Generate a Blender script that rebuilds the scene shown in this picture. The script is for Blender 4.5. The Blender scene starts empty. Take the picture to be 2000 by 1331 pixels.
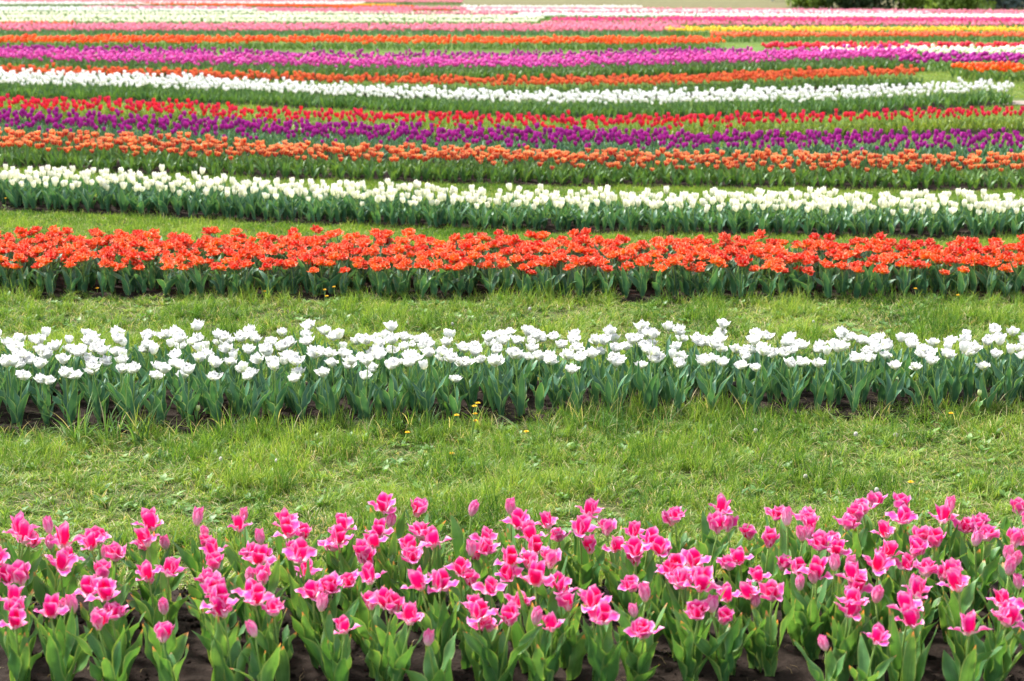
import bpy, math, random
import numpy as np
from mathutils import Vector, Euler
SC = bpy.context.scene
COL = SC.collection
rng = np.random.default_rng(7)
random.seed(7)

# ------------------------------------------------------------------ camera
H = 2.7; F = 3300.0; YH = -50.0
PITCH = math.atan((665.5 - YH) / F)
cd = bpy.data.cameras.new('camera'); cam = bpy.data.objects.new('camera', cd); COL.objects.link(cam)
cam.location = (0, 0, H); cam.rotation_euler = (math.pi/2 - PITCH, 0, 0)
cd.sensor_width = 36; cd.lens = F/2000*36; cd.clip_end = 2000
cd.dof.use_dof = True; cd.dof.focus_distance = 9.9; cd.dof.aperture_fstop = 3.6
SC.camera = cam
# ------------------------------------------------------------------ light
SUN_EL, SUN_AZ = 56.0, -50.0       # azimuth from +Y towards +X
w = bpy.data.worlds.new('World'); SC.world = w; w.use_nodes = True
nt = w.node_tree; bg = nt.nodes['Background']
sky = nt.nodes.new('ShaderNodeTexSky'); sky.sky_type = 'NISHITA'; sky.sun_disc = False
sky.sun_elevation = math.radians(SUN_EL); sky.sun_rotation = math.radians(SUN_AZ)
sky.air_density = 1.0; sky.dust_density = 3.0; sky.ozone_density = 0.6
hz = nt.nodes.new('ShaderNodeHueSaturation'); hz.inputs['Saturation'].default_value = .45   # hazy, nearly white sky
nt.links.new(sky.outputs[0], hz.inputs['Color']); nt.links.new(hz.outputs[0], bg.inputs[0]); bg.inputs[1].default_value = 0.15
sl = bpy.data.lights.new('sun', 'SUN'); so = bpy.data.objects.new('sun', sl); COL.objects.link(so)
sl.energy = 3.4; sl.angle = math.radians(10); sl.color = (1, 0.96, 0.9)
e, a = math.radians(SUN_EL), math.radians(SUN_AZ)
sd = Vector((math.sin(a)*math.cos(e), math.cos(a)*math.cos(e), math.sin(e)))
so.rotation_euler = sd.to_track_quat('Z', 'Y').to_euler(); so.location = (0, 0, 30)
SC.view_settings.view_transform = 'Standard'; SC.view_settings.look = 'None'
SC.view_settings.exposure = 1.28; SC.view_settings.gamma = 1

# ------------------------------------------------------------------ helpers
def sm(x, a, b):
    t = np.clip((np.asarray(x, float) - a) / (b - a), 0, 1); return t*t*(3-2*t)
_perm = rng.random((64, 64))
def vnoise(x, y):
    x = np.asarray(x, float); y = np.asarray(y, float)
    xi = np.floor(x).astype(int); yi = np.floor(y).astype(int); fx = x-xi; fy = y-yi
    fx = fx*fx*(3-2*fx); fy = fy*fy*(3-2*fy)
    g = lambda i, j: _perm[(xi+i) % 64, (yi+j) % 64]
    return (g(0,0)*(1-fx)+g(1,0)*fx)*(1-fy) + (g(0,1)*(1-fx)+g(1,1)*fx)*fy
def fbm(x, y, o=4):
    s = 0; a = .5
    for i in range(o): s = s + a*vnoise(x*2**i + 17*i, y*2**i + 31*i); a *= .5
    return s
def terrain(x, y):
    x = np.asarray(x, float); y = np.asarray(y, float)
    z = 0.36*(1-np.exp(-(np.maximum(0, -x+1.0)/6.5)**2))*sm(y, 14.5, 21)*(1-.6*sm(y, 45, 75))
    z = z + 0.34*sm(x, 2, 11)*sm(y, 25, 36)*(1-sm(y, 48, 70))
    z = z + 0.02*(fbm(x*.35, y*.35, 2)-.4)*sm(y, 6, 12)
    return z
def unproj(px, py, it=30):
    px = np.asarray(px, float); py = np.asarray(py, float)
    cx = px-1000; cy = -(py-665.5); cz = -F*np.ones_like(cx)
    s, c = math.sin(math.pi/2-PITCH), math.cos(math.pi/2-PITCH)
    dx, dy, dz = cx, cy*c - cz*s, cy*s + cz*c
    z = np.zeros_like(cx)
    for _ in range(it):
        t = (z-H)/dz; z = .5*z + .5*terrain(dx*t, dy*t)
    t = (z-H)/dz
    return dx*t, dy*t
def proj(x, y, z):
    s, c = math.sin(math.pi/2-PITCH), math.cos(math.pi/2-PITCH)
    zz = np.asarray(z)-H
    cy = y*c + zz*s; cz = -y*s + zz*c
    return 1000 + F*x/(-cz), 665.5 - F*cy/(-cz)

def mesh_from(name, V, Fc, UV=None, mats=(), mi=None, smooth=True):
    me = bpy.data.meshes.new(name)
    me.from_pydata([tuple(v) for v in V], [], [tuple(int(i) for i in f) for f in Fc])
    for m in mats: me.materials.append(m)
    if UV is not None:
        uvl = me.uv_layers.new(name='UVMap')
        li = np.zeros(len(me.loops), dtype=np.int32); me.loops.foreach_get('vertex_index', li)
        uvl.data.foreach_set('uv', np.asarray(UV, dtype=np.float32)[li].ravel())
    if mi is not None: me.polygons.foreach_set('material_index', np.asarray(mi, dtype=np.int32))
    if smooth: me.polygons.foreach_set('use_smooth', np.ones(len(me.polygons), dtype=bool))
    me.update(); return me
class MB:
    def __init__(s): s.V = []; s.F = []; s.U = []; s.M = []; s.n = 0
    def add(s, t, mi=0):
        V, Fc, U = t
        V = np.asarray(V); s.V.append(V); s.U.append(np.asarray(U)); s.F += [tuple(i+s.n for i in f) for f in Fc]
        s.M += [mi]*len(Fc); s.n += len(V); return s
    def mesh(s, name, mats): return mesh_from(name, np.vstack(s.V), s.F, np.vstack(s.U), mats, s.M)
def grid_faces(nu, nv):
    return [(j*nu+i, j*nu+i+1, (j+1)*nu+i+1, (j+1)*nu+i) for j in range(nv-1) for i in range(nu-1)]
def blade(L, W, az=0, th0=60, th1=90, pw=1.0, r0=0.003, z0=0, rho=.04, a=1.1, b=.6, base=.3, ruf=0, k=2.5,
          nu=5, nv=7, twist=0, ph=0, off=(0, 0), bow=0, flare=0, jag=0):
    v = np.linspace(0, 1, nv); th = np.radians(th0 + (th1-th0)*v**pw - flare*np.clip((v-.6)/.4, 0, 1))
    ds = L/(nv-1); tm = .5*(th[1:]+th[:-1])
    r = r0 + np.concatenate([[0], np.cumsum(np.cos(tm)*ds)]); z = z0 + np.concatenate([[0], np.cumsum(np.sin(tm)*ds)])
    wd = W/2*np.maximum(base*(1-v)**1.5, np.sin(np.pi*np.clip(v, 0, 1)**a)**b); wd = np.maximum(wd, W*.012)
    u = np.linspace(-1, 1, nu); U, Vv = np.meshgrid(u, v)
    wd = wd[:, None]; an = np.clip(U*wd/rho, -1.35, 1.35)
    lat = rho*np.sin(an)*np.where(np.abs(U*wd/rho) > 1.35, np.abs(U*wd/rho)/1.35, 1); nr = rho*(1-np.cos(an))
    nr = nr + ruf*np.abs(U)**1.5*np.sin(k*6.283*Vv + ph + (U > 0)*2.1)*np.sin(np.pi*np.clip(Vv*.93+.05, 0, 1))
    tw = twist*Vv; la = lat*np.cos(tw) - nr*np.sin(tw); na = lat*np.sin(tw) + nr*np.cos(tw)
    la = la + bow*Vv**2*L
    T = th[:, None]; R = r[:, None] - np.sin(T)*na; Z = z[:, None] + np.cos(T)*na
    jg = jag*L*(np.sin(4.3*U + ph) + .6*np.sin(9.1*U + 2*ph))*Vv**5; R = R + np.cos(T)*jg; Z = Z + np.sin(T)*jg
    ca, sa = math.cos(az), math.sin(az)
    P = np.stack([R*ca - la*sa + off[0], R*sa + la*ca + off[1], Z], -1).reshape(-1, 3)
    return P, grid_faces(nu, nv), np.stack([U*.5+.5, Vv], -1).reshape(-1, 2)
def tube(pts, rad, n=6, cap=True):
    pts = np.asarray(pts, float); m = len(pts); rad = np.broadcast_to(rad, (m,))
    V = []; U = []
    for i in range(m):
        t = pts[min(i+1, m-1)] - pts[max(i-1, 0)]; t = t/np.linalg.norm(t)
        x = np.cross(t, (0, 1, .013)); x = x/np.linalg.norm(x); y = np.cross(t, x)
        for k in range(n):
            q = 2*math.pi*k/n; V.append(pts[i] + rad[i]*(math.cos(q)*x + math.sin(q)*y)); U.append((k/n, i/(m-1)))
    Fc = [(i*n+k, i*n+(k+1) % n, (i+1)*n+(k+1) % n, (i+1)*n+k) for i in range(m-1) for k in range(n)]
    if cap: Fc.append(tuple(range((m-1)*n, m*n)))
    return np.array(V), Fc, np.array(U)
def shift(t, d, rot=None):
    V = np.asarray(t[0])
    if rot is not None: V = V @ np.array(Euler(rot).to_matrix()).T
    return V + np.asarray(d), t[1], t[2]
def lathe(prof, n=10):
    V = []; U = []; m = len(prof)
    for i, (r, z) in enumerate(prof):
        for k in range(n):
            q = 2*math.pi*k/n; V.append((r*math.cos(q), r*math.sin(q), z)); U.append((k/n, i/(m-1)))
    return np.array(V), [(i*n+k, i*n+(k+1) % n, (i+1)*n+(k+1) % n, (i+1)*n+k) for i in range(m-1) for k in range(n)], np.array(U)

def obj(name, me, parent=None, loc=(0, 0, 0), **kw):
    o = bpy.data.objects.new(name, me); COL.objects.link(o); o.location = loc
    if parent is not None: o.parent = parent
    for k_, v_ in kw.items():
        if v_: o[k_] = v_
    return o
def copy_tree(o, parent=None, skip=None):
    c = o.copy(); COL.objects.link(c)
    if parent is not None: c.parent = parent
    for ch in KIDS.get(o.name, ()): 
        copy_tree(ch, c)
    return c
KIDS = {}
def child(name, me, parent, **kw):
    o = obj(name, me, parent, **kw); KIDS.setdefault(parent.name, []).append(o); return o

# ------------------------------------------------------------------ materials
def newmat(name):
    m = bpy.data.materials.new(name); m.use_nodes = True; n = m.node_tree; n.nodes.clear()
    return m, n, n.nodes, n.links
def c4(c): return (c[0], c[1], c[2], 1)
def ramp(N, stops, interp='LINEAR'):
    r = N.new('ShaderNodeValToRGB'); r.color_ramp.interpolation = interp; el = r.color_ramp.elements
    while len(el) > 1: el.remove(el[-1])
    el[0].position = stops[0][0]; el[0].color = c4(stops[0][1])
    for p, c in stops[1:]: q = el.new(p); q.color = c4(c)
    return r
def math_(N, Lk, op, a, b=None, c=None):
    n = N.new('ShaderNodeMath'); n.operation = op
    for i, q in enumerate((a, b, c)):
        if q is None: continue
        if isinstance(q, (int, float)): n.inputs[i].default_value = q
        else: Lk.new(q, n.inputs[i])
    return n.outputs[0]
def mixc(N, Lk, f, a, b, mode='MIX'):
    n = N.new('ShaderNodeMix'); n.data_type = 'RGBA'; n.blend_type = mode
    for s, q in ((n.inputs['Factor'], f), (n.inputs['A'], a), (n.inputs['B'], b)):
        if isinstance(q, (int, float)): s.default_value = q
        elif isinstance(q, tuple): s.default_value = c4(q)
        else: Lk.new(q, s)
    return n.outputs['Result']
def thin(N, Lk, col, rough=.5, trans=.35, tcol=None, spec=.3, normal=None):
    p = N.new('ShaderNodeBsdfPrincipled'); Lk.new(col, p.inputs['Base Color'])
    p.inputs['Roughness'].default_value = rough; p.inputs['Specular IOR Level'].default_value = spec
    t = N.new('ShaderNodeBsdfTranslucent'); Lk.new(tcol if tcol is not None else col, t.inputs[0])
    if normal is not None: Lk.new(normal, p.inputs['Normal'])
    m = N.new('ShaderNodeMixShader'); m.inputs[0].default_value = trans
    Lk.new(p.outputs[0], m.inputs[1]); Lk.new(t.outputs[0], m.inputs[2])
    o = N.new('ShaderNodeOutputMaterial'); Lk.new(m.outputs[0], o.inputs[0])
def uvs(N, Lk):
    u = N.new('ShaderNodeUVMap'); s = N.new('ShaderNodeSeparateXYZ'); Lk.new(u.outputs[0], s.inputs[0])
    return u.outputs[0], s.outputs[0], s.outputs[1]
def petal_mat(name, stops, edge, edge_amt=.7, trans=.4, inner=None, var=.12, flame=None, streak=.25, e0=.3, spec=.25):
    """stops: colour along the petal from base to tip; edge: colour of its margin; inner: colour of the inside face"""
    m, n, N, Lk = newmat(name); uv, U, V = uvs(N, Lk)
    base = ramp(N, stops); Lk.new(V, base.inputs[0])
    ed = math_(N, Lk, 'ABSOLUTE', math_(N, Lk, 'MULTIPLY_ADD', U, 2.0, -1.0))
    mp = N.new('ShaderNodeMapping'); mp.inputs['Scale'].default_value = (14, 2.0, 1); Lk.new(uv, mp.inputs[0])
    no = N.new('ShaderNodeTexNoise'); no.inputs['Scale'].default_value = 1; no.inputs['Detail'].default_value = 3; Lk.new(mp.outputs[0], no.inputs['Vector'])
    e2 = math_(N, Lk, 'ADD', ed, math_(N, Lk, 'MULTIPLY_ADD', no.outputs[0], .6, -.3))
    er = ramp(N, [(e0, (0, 0, 0)), (.95, (edge_amt,)*3)]); Lk.new(e2, er.inputs[0])
    c = base.outputs[0]
    if flame:
        fr = ramp(N, [(.08, (1, 1, 1)), (.36, (0, 0, 0))]); Lk.new(e2, fr.inputs[0])
        fv = ramp(N, [(0.0, (1, 1, 1)), (.55, (.6,)*3), (.85, (0, 0, 0))]); Lk.new(V, fv.inputs[0])
        c = mixc(N, Lk, math_(N, Lk, 'MULTIPLY', fr.outputs[0], fv.outputs[0]), c, flame)
    c = mixc(N, Lk, er.outputs[0], c, edge)
    if inner:
        g = N.new('ShaderNodeNewGeometry')
        ir = ramp(N, inner); Lk.new(V, ir.inputs[0])
        c2 = mixc(N, Lk, er.outputs[0], ir.outputs[0], edge)
        c = mixc(N, Lk, g.outputs['Backfacing'], c2, c)
    oi = N.new('ShaderNodeObjectInfo')
    hs = N.new('ShaderNodeHueSaturation'); Lk.new(c, hs.inputs['Color'])
    Lk.new(math_(N, Lk, 'MULTIPLY_ADD', oi.outputs['Random'], var*2, 1-var), hs.inputs['Value'])
    Lk.new(math_(N, Lk, 'MULTIPLY_ADD', oi.outputs['Random'], .02, .49), hs.inputs['Hue'])
    c = mixc(N, Lk, math_(N, Lk, 'MULTIPLY', no.outputs[0], streak), hs.outputs[0], mixc(N, Lk, 1.0, hs.outputs[0], (.8, .72, .76), 'MULTIPLY'))
    bm = N.new('ShaderNodeBump'); bm.inputs['Strength'].default_value = .35; bm.inputs['Distance'].default_value = .002; Lk.new(no.outputs[0], bm.inputs['Height'])
    thin(N, Lk, c, .5, trans, spec=spec, normal=bm.outputs[0]); return m
def leaf_mat(name, deep, mid, edge, tip=None, trans=.3, rough=.42):
    m, n, N, Lk = newmat(name); uv, U, V = uvs(N, Lk)
    ed = math_(N, Lk, 'ABSOLUTE', math_(N, Lk, 'MULTIPLY_ADD', U, 2.0, -1.0))
    mp = N.new('ShaderNodeMapping'); mp.inputs['Scale'].default_value = (30, 1.5, 1); Lk.new(uv, mp.inputs[0])
    oi = N.new('ShaderNodeObjectInfo')
    no = N.new('ShaderNodeTexNoise'); no.noise_dimensions = '4D'; no.inputs['Scale'].default_value = 1; no.inputs['Detail'].default_value = 2
    Lk.new(mp.outputs[0], no.inputs['Vector']); Lk.new(math_(N, Lk, 'MULTIPLY', oi.outputs['Random'], 40.0), no.inputs['W'])
    tc = N.new('ShaderNodeTexCoord'); n2 = N.new('ShaderNodeTexNoise'); n2.inputs['Scale'].default_value = 22; n2.inputs['Detail'].default_value = 4
    Lk.new(tc.outputs['Object'], n2.inputs['Vector'])
    f = math_(N, Lk, 'ADD', math_(N, Lk, 'MULTIPLY', no.outputs[0], .6), math_(N, Lk, 'MULTIPLY', n2.outputs[0], .5))
    r = ramp(N, [(.35, deep), (.75, mid)]); Lk.new(f, r.inputs[0])
    er = ramp(N, [(.78, (0, 0, 0)), (.97, (.75,)*3)]); Lk.new(ed, er.inputs[0])
    c = mixc(N, Lk, er.outputs[0], r.outputs[0], edge)
    if tip:
        tr = ramp(N, [(.93, (0, 0, 0)), (1.0, (.9,)*3)]); Lk.new(math_(N, Lk, 'ADD', V, math_(N, Lk, 'MULTIPLY_ADD', oi.outputs['Random'], .1, -.06)), tr.inputs[0])
        c = mixc(N, Lk, tr.outputs[0], c, tip)
    hs = N.new('ShaderNodeHueSaturation'); Lk.new(c, hs.inputs['Color'])
    Lk.new(math_(N, Lk, 'MULTIPLY_ADD', oi.outputs['Random'], .5, .75), hs.inputs['Value'])
    Lk.new(math_(N, Lk, 'MULTIPLY_ADD', oi.outputs['Random'], -.03, .515), hs.inputs['Hue'])
    bm = N.new('ShaderNodeBump'); bm.inputs['Strength'].default_value = .4; bm.inputs['Distance'].default_value = .002; Lk.new(no.outputs[0], bm.inputs['Height'])
    thin(N, Lk, hs.outputs[0], rough, trans, spec=.45, tcol=mixc(N, Lk, 1.0, hs.outputs[0], (1.5, 1.35, .5), 'MULTIPLY'), normal=bm.outputs[0]); return m
def plain_mat(name, col, rough=.6, trans=0, var=.15, scale=40):
    m, n, N, Lk = newmat(name); tc = N.new('ShaderNodeTexCoord')
    no = N.new('ShaderNodeTexNoise'); no.inputs['Scale'].default_value = scale; no.inputs['Detail'].default_value = 4; Lk.new(tc.outputs['Object'], no.inputs['Vector'])
    r = ramp(N, [(.3, tuple(x*(1-var) for x in col)), (.7, tuple(min(1, x*(1+var)) for x in col))]); Lk.new(no.outputs[0], r.inputs[0])
    thin(N, Lk, r.outputs[0], rough, trans, spec=.2); return m
def grass_mat(name, greens, dry, dryfrac=.12, trans=.4):
    m, n, N, Lk = newmat(name); uv, U, V = uvs(N, Lk)
    oi = N.new('ShaderNodeObjectInfo')
    n1 = N.new('ShaderNodeTexNoise'); n1.inputs['Scale'].default_value = 1.1; n1.inputs['Detail'].default_value = 3; Lk.new(oi.outputs['Location'], n1.inputs['Vector'])
    f = math_(N, Lk, 'ADD', math_(N, Lk, 'MULTIPLY', math_(N, Lk, 'FRACT', math_(N, Lk, 'MULTIPLY_ADD', oi.outputs['Random'], 7.0, U)), .75), math_(N, Lk, 'MULTIPLY_ADD', n1.outputs[0], 1.5, -.6))
    r = ramp(N, [(0.05, greens[0]), (.5, greens[1]), (.95, greens[2])]); Lk.new(f, r.inputs[0])
    k = ramp(N, [(1-dryfrac-.01, (0, 0, 0)), (1-dryfrac, (1, 1, 1))]); Lk.new(U, k.inputs[0])
    c = mixc(N, Lk, k.outputs[0], r.outputs[0], dry)
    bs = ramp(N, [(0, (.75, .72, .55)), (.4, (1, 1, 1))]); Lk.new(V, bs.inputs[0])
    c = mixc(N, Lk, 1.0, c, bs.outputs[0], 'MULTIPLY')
    thin(N, Lk, c, .5, trans, spec=.3, tcol=mixc(N, Lk, 1.0, c, (1.35, 1.3, .6), 'MULTIPLY')); return m

M = {}
M['pinkcup'] = petal_mat('deep_pink_cup_petal', [(0, (.92, .85, .6)), (.1, (.92, .5, .6)), (.24, (.8, .004, .13)), (.68, (.8, .004, .16)), (.84, (.86, .06, .34)), (1, (.94, .5, .72))], (.93, .3, .6), .95, .25, var=.08, e0=.62, spec=.08)
M['pink'] = petal_mat('pink_splayed_petal', [(0, (.94, .92, .7)), (.25, (.93, .68, .74)), (.45, (.88, .1, .38)), (.78, (.84, .04, .32)), (1, (.94, .42, .68))], (.95, .48, .74), .9, .28, var=.1, e0=.5, spec=.1)
M['pinkpale'] = petal_mat('pale_pink_petal', [(0, (.93, .9, .6)), (.25, (.94, .62, .7)), (.6, (.9, .22, .5)), (1, (.88, .1, .38))], (.95, .5, .7), .7, .3, var=.05, e0=.4)
M['white'] = petal_mat('white_petal', [(0, (.78, .84, .45)), (.22, (.93, .93, .8)), (.5, (.95, .95, .92)), (1, (.96, .96, .95))], (.96, .96, .95), .6, .3, flame=None, var=.02, streak=.12)
M['whitegreen'] = petal_mat('white_petal_with_green_flame', [(0, (.55, .66, .15)), (.3, (.9, .92, .7)), (1, (.96, .96, .93))], (.96, .96, .95), .8, .3, flame=(.5, .62, .12), var=.02, streak=.1)
M['orange'] = petal_mat('ruffled_red_orange_petal', [(0, (.97, .6, .05)), (.28, (.95, .3, .03)), (.5, (.9, .09, .012)), (1, (.88, .05, .015))], (.97, .38, .22), .9, .35,
                        inner=[(0, (.97, .62, .05)), (.4, (.95, .24, .02)), (.6, (.88, .06, .01)), (1, (.88, .07, .015))], var=.18, e0=.58)
M['cream'] = petal_mat('cream_petal', [(0, (.8, .86, .5)), (.2, (.93, .92, .68)), (1, (.95, .94, .83))], (.95, .95, .86), .5, .3, var=.03, streak=.15)
M['stripe'] = petal_mat('red_petal_with_yellow_margin', [(0, (.8, .2, .04)), (.15, (.7, .015, .02)), (.55, (.74, .02, .02)), (.8, (.9, .22, .06)), (1, (.98, .7, .35))], (.98, .6, .28), .95, .25, var=.18, e0=.7)
M['purple'] = petal_mat('purple_petal', [(0, (.48, .12, .42)), (.3, (.44, .008, .28)), (1, (.5, .018, .34))], (.62, .07, .46), .5, .3, var=.15)
M['red'] = petal_mat('red_petal', [(0, (.8, .2, .06)), (.25, (.75, .02, .05)), (1, (.8, .03, .09))], (.9, .09, .15), .5, .3, var=.1)
M['peach'] = petal_mat('peach_orange_petal', [(0, (.9, .5, .1)), (.3, (.82, .1, .035)), (1, (.88, .2, .07))], (.93, .36, .16), .6, .3, var=.1)
M['brightorange'] = petal_mat('bright_orange_petal', [(0, (.9, .25, .03)), (1, (.92, .075, .01))], (.94, .14, .02), .5, .3, var=.1)
M['magenta'] = petal_mat('magenta_petal', [(0, (.75, .3, .6)), (.3, (.72, .06, .42)), (1, (.78, .1, .5))], (.85, .2, .58), .5, .3, var=.12)
M['farpink'] = petal_mat('soft_pink_petal', [(0, (.9, .6, .6)), (.3, (.86, .2, .34)), (1, (.88, .3, .42))], (.93, .45, .55), .5, .3, var=.12)
M['hotpink'] = petal_mat('hot_pink_petal', [(0, (.85, .2, .35)), (1, (.84, .015, .24))], (.86, .05, .32), .5, .3, var=.1)
M['yellow'] = petal_mat('yellow_petal', [(0, (.85, .75, .1)), (1, (.93, .6, .02))], (.94, .68, .06), .5, .3, var=.06)
M['leaf_fresh'] = leaf_mat('fresh_green_tulip_leaf', (.065, .18, .05), (.145, .33, .1), (.3, .42, .14), (.7, .3, .12), .32)
M['leaf_blue'] = leaf_mat('blue_green_tulip_leaf', (.045, .145, .075), (.105, .255, .145), (.36, .5, .24), None, .22)
M['leaf_mid'] = leaf_mat('mid_green_tulip_leaf', (.065, .16, .045), (.14, .295, .09), (.22, .33, .1), None, .25)
M['leaf_var'] = leaf_mat('yellow_edged_tulip_leaf', (.1, .2, .04), (.18, .3, .06), (.62, .6, .14), None, .3)
M['stem'] = plain_mat('tulip_stem', (.24, .38, .09), .5, .15, .15, 20)
M['pistil'] = plain_mat('pistil', (.75, .65, .2), .6, .1)
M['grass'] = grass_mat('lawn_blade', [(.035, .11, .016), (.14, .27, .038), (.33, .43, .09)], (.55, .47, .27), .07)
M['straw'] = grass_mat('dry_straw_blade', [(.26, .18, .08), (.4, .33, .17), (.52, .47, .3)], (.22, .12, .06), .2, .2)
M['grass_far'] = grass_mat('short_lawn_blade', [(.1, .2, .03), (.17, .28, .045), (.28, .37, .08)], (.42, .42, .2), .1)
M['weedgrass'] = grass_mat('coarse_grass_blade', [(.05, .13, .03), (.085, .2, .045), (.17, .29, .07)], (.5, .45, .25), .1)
M['yellowfl'] = plain_mat('dandelion_yellow', (.9, .55, .02), .6, .1)
M['weed'] = leaf_mat('weed_leaf', (.08, .2, .03), (.15, .3, .06), (.2, .35, .1), None, .3)
M['fluff'] = plain_mat('dandelion_fluff', (.85, .83, .78), .9, .5)

def soil_mat():
    m, n, N, Lk = newmat('dark_garden_soil'); tc = N.new('ShaderNodeTexCoord')
    a_ = N.new('ShaderNodeTexNoise'); a_.inputs['Scale'].default_value = 9; a_.inputs['Detail'].default_value = 8; a_.inputs['Roughness'].default_value = .7
    Lk.new(tc.outputs['Object'], a_.inputs['Vector'])
    r = ramp(N, [(.3, (.01, .007, .005)), (.55, (.028, .02, .016)), (.8, (.075, .054, .042))]); Lk.new(a_.outputs[0], r.inputs[0])
    b_ = N.new('ShaderNodeTexNoise'); b_.inputs['Scale'].default_value = 60; b_.inputs['Detail'].default_value = 6; Lk.new(tc.outputs['Object'], b_.inputs['Vector'])
    bm = N.new('ShaderNodeBump'); bm.inputs['Strength'].default_value = .9; bm.inputs['Distance'].default_value = .012; Lk.new(b_.outputs[0], bm.inputs['Height'])
    thin(N, Lk, r.outputs[0], .95, 0, spec=.1, normal=bm.outputs[0]); return m
M['soil'] = soil_mat()
def ground_mat():
    m, n, N, Lk = newmat('lawn_ground'); g = N.new('ShaderNodeNewGeometry')
    s = N.new('ShaderNodeSeparateXYZ'); Lk.new(g.outputs['Position'], s.inputs[0])
    a_ = N.new('ShaderNodeTexNoise'); a_.inputs['Scale'].default_value = 1.3; a_.inputs['Detail'].default_value = 8; Lk.new(g.outputs['Position'], a_.inputs['Vector'])
    b_ = N.new('ShaderNodeTexNoise'); b_.inputs['Scale'].default_value = 30; b_.inputs['Detail'].default_value = 5; Lk.new(g.outputs['Position'], b_.inputs['Vector'])
    near = ramp(N, [(.35, (.025, .035, .01)), (.55, (.07, .08, .025)), (.7, (.13, .1, .06))]); Lk.new(b_.outputs[0], near.inputs[0])
    far = ramp(N, [(.3, (.07, .13, .025)), (.7, (.12, .18, .045))]); Lk.new(math_(N, Lk, 'MULTIPLY_ADD', b_.outputs[0], .5, math_(N, Lk, 'MULTIPLY', a_.outputs[0], .5)), far.inputs[0])
    mr = N.new('ShaderNodeMapRange'); mr.inputs[1].default_value = 18; mr.inputs[2].default_value = 45; Lk.new(s.outputs[1], mr.inputs[0])
    c = mixc(N, Lk, mr.outputs[0], near.outputs[0], far.outputs[0])
    kh = ramp(N, [(.3, (.1, .095, .045)), (.7, (.17, .155, .08))]); Lk.new(a_.outputs[0], kh.inputs[0])
    m2 = N.new('ShaderNodeMapRange'); m2.inputs[1].default_value = 122; m2.inputs[2].default_value = 134; Lk.new(s.outputs[1], m2.inputs[0])
    c = mixc(N, Lk, m2.outputs[0], c, kh.outputs[0])
    bm = N.new('ShaderNodeBump'); bm.inputs['Strength'].default_value = .8; bm.inputs['Distance'].default_value = .02; Lk.new(b_.outputs[0], bm.inputs['Height'])
    thin(N, Lk, c, .95, 0, spec=.1, normal=bm.outputs[0]); return m
M['ground'] = ground_mat()

# ------------------------------------------------------------------ ground sheet
def sheet(name, xs, ys, zf, mat, **kw):
    X, Y = np.meshgrid(xs, ys); Z = zf(X, Y)
    V = np.stack([X, Y, Z], -1).reshape(-1, 3)
    me = mesh_from(name, V, grid_faces(len(xs), len(ys)), None, [mat]); return obj(name, me, **kw)
gy = np.unique(np.concatenate([np.arange(-20, 3, 4), np.arange(3, 60, .25), np.arange(60, 130, 1.0), np.arange(130, 400, 10), np.arange(400, 1600, 100)]))
gx = np.concatenate([-np.geomspace(20, 900, 24)[::-1], np.arange(-19.5, 19.6, .5), np.geomspace(20, 900, 24)])
sheet('ground', gx, gy, lambda X, Y: terrain(X, Y) + .015*(fbm(X*2, Y*2, 2)-.4)*(Y < 60), M['ground'], kind='structure')

# ------------------------------------------------------------------ beds
class Bed:
    def __init__(s, front, back):
        f = np.array(front, float); b = np.array(back, float)
        s.x0px, s.x1px = f[0, 0], f[-1, 0]
        q = np.linspace(f[0, 0], f[-1, 0], 60)
        s.fx, s.fy = unproj(q, np.interp(q, f[:, 0], f[:, 1])); s.bx, s.by = unproj(q, np.interp(q, b[:, 0], b[:, 1]))
    def yf(s, x): return np.interp(x, s.fx, s.fy)
    def yb(s, x): return np.interp(x, s.bx, s.by)
    def inside(s, x, y, m=0):
        lo = max(min(s.fx[0], s.bx[0]), -1e9); hi = max(s.fx[-1], s.bx[-1])
        return (y > s.yf(x)-m) & (y < s.yb(x)+m) & (x > lo-m) & (x < hi+m)
def bed_z(x, y): return terrain(x, y) + .02
def bed_soil(b, res, ext=0.12, amp=.02):
    xa, xb = min(b.fx[0], b.bx[0])-ext, max(b.fx[-1], b.bx[-1])+ext
    nx = int((xb-xa)/res)+2; ny = int((np.mean(b.yb(b.fx)-b.yf(b.fx))+2*ext)/res)+2
    xs = np.linspace(xa, xb, nx); t = np.linspace(0, 1, max(ny, 5))
    X = np.tile(xs, (len(t), 1)); y0 = b.yf(xs)-ext; y1 = b.yb(xs)+ext; Y = y0 + (y1-y0)*t[:, None]
    prof = sm(t, 0, .1)*(1-sm(t, .9, 1)); prof = prof[:, None]
    Z = terrain(X, Y) - .02 + prof*.045 + prof*amp*2*(fbm(X*9, Y*9, 5)-.5)
    V = np.stack([X, Y, Z], -1).reshape(-1, 3)
    obj('soil_bed', mesh_from('soil_bed', V, grid_faces(nx, len(t)), None, [M['soil']]), kind='structure')
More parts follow.
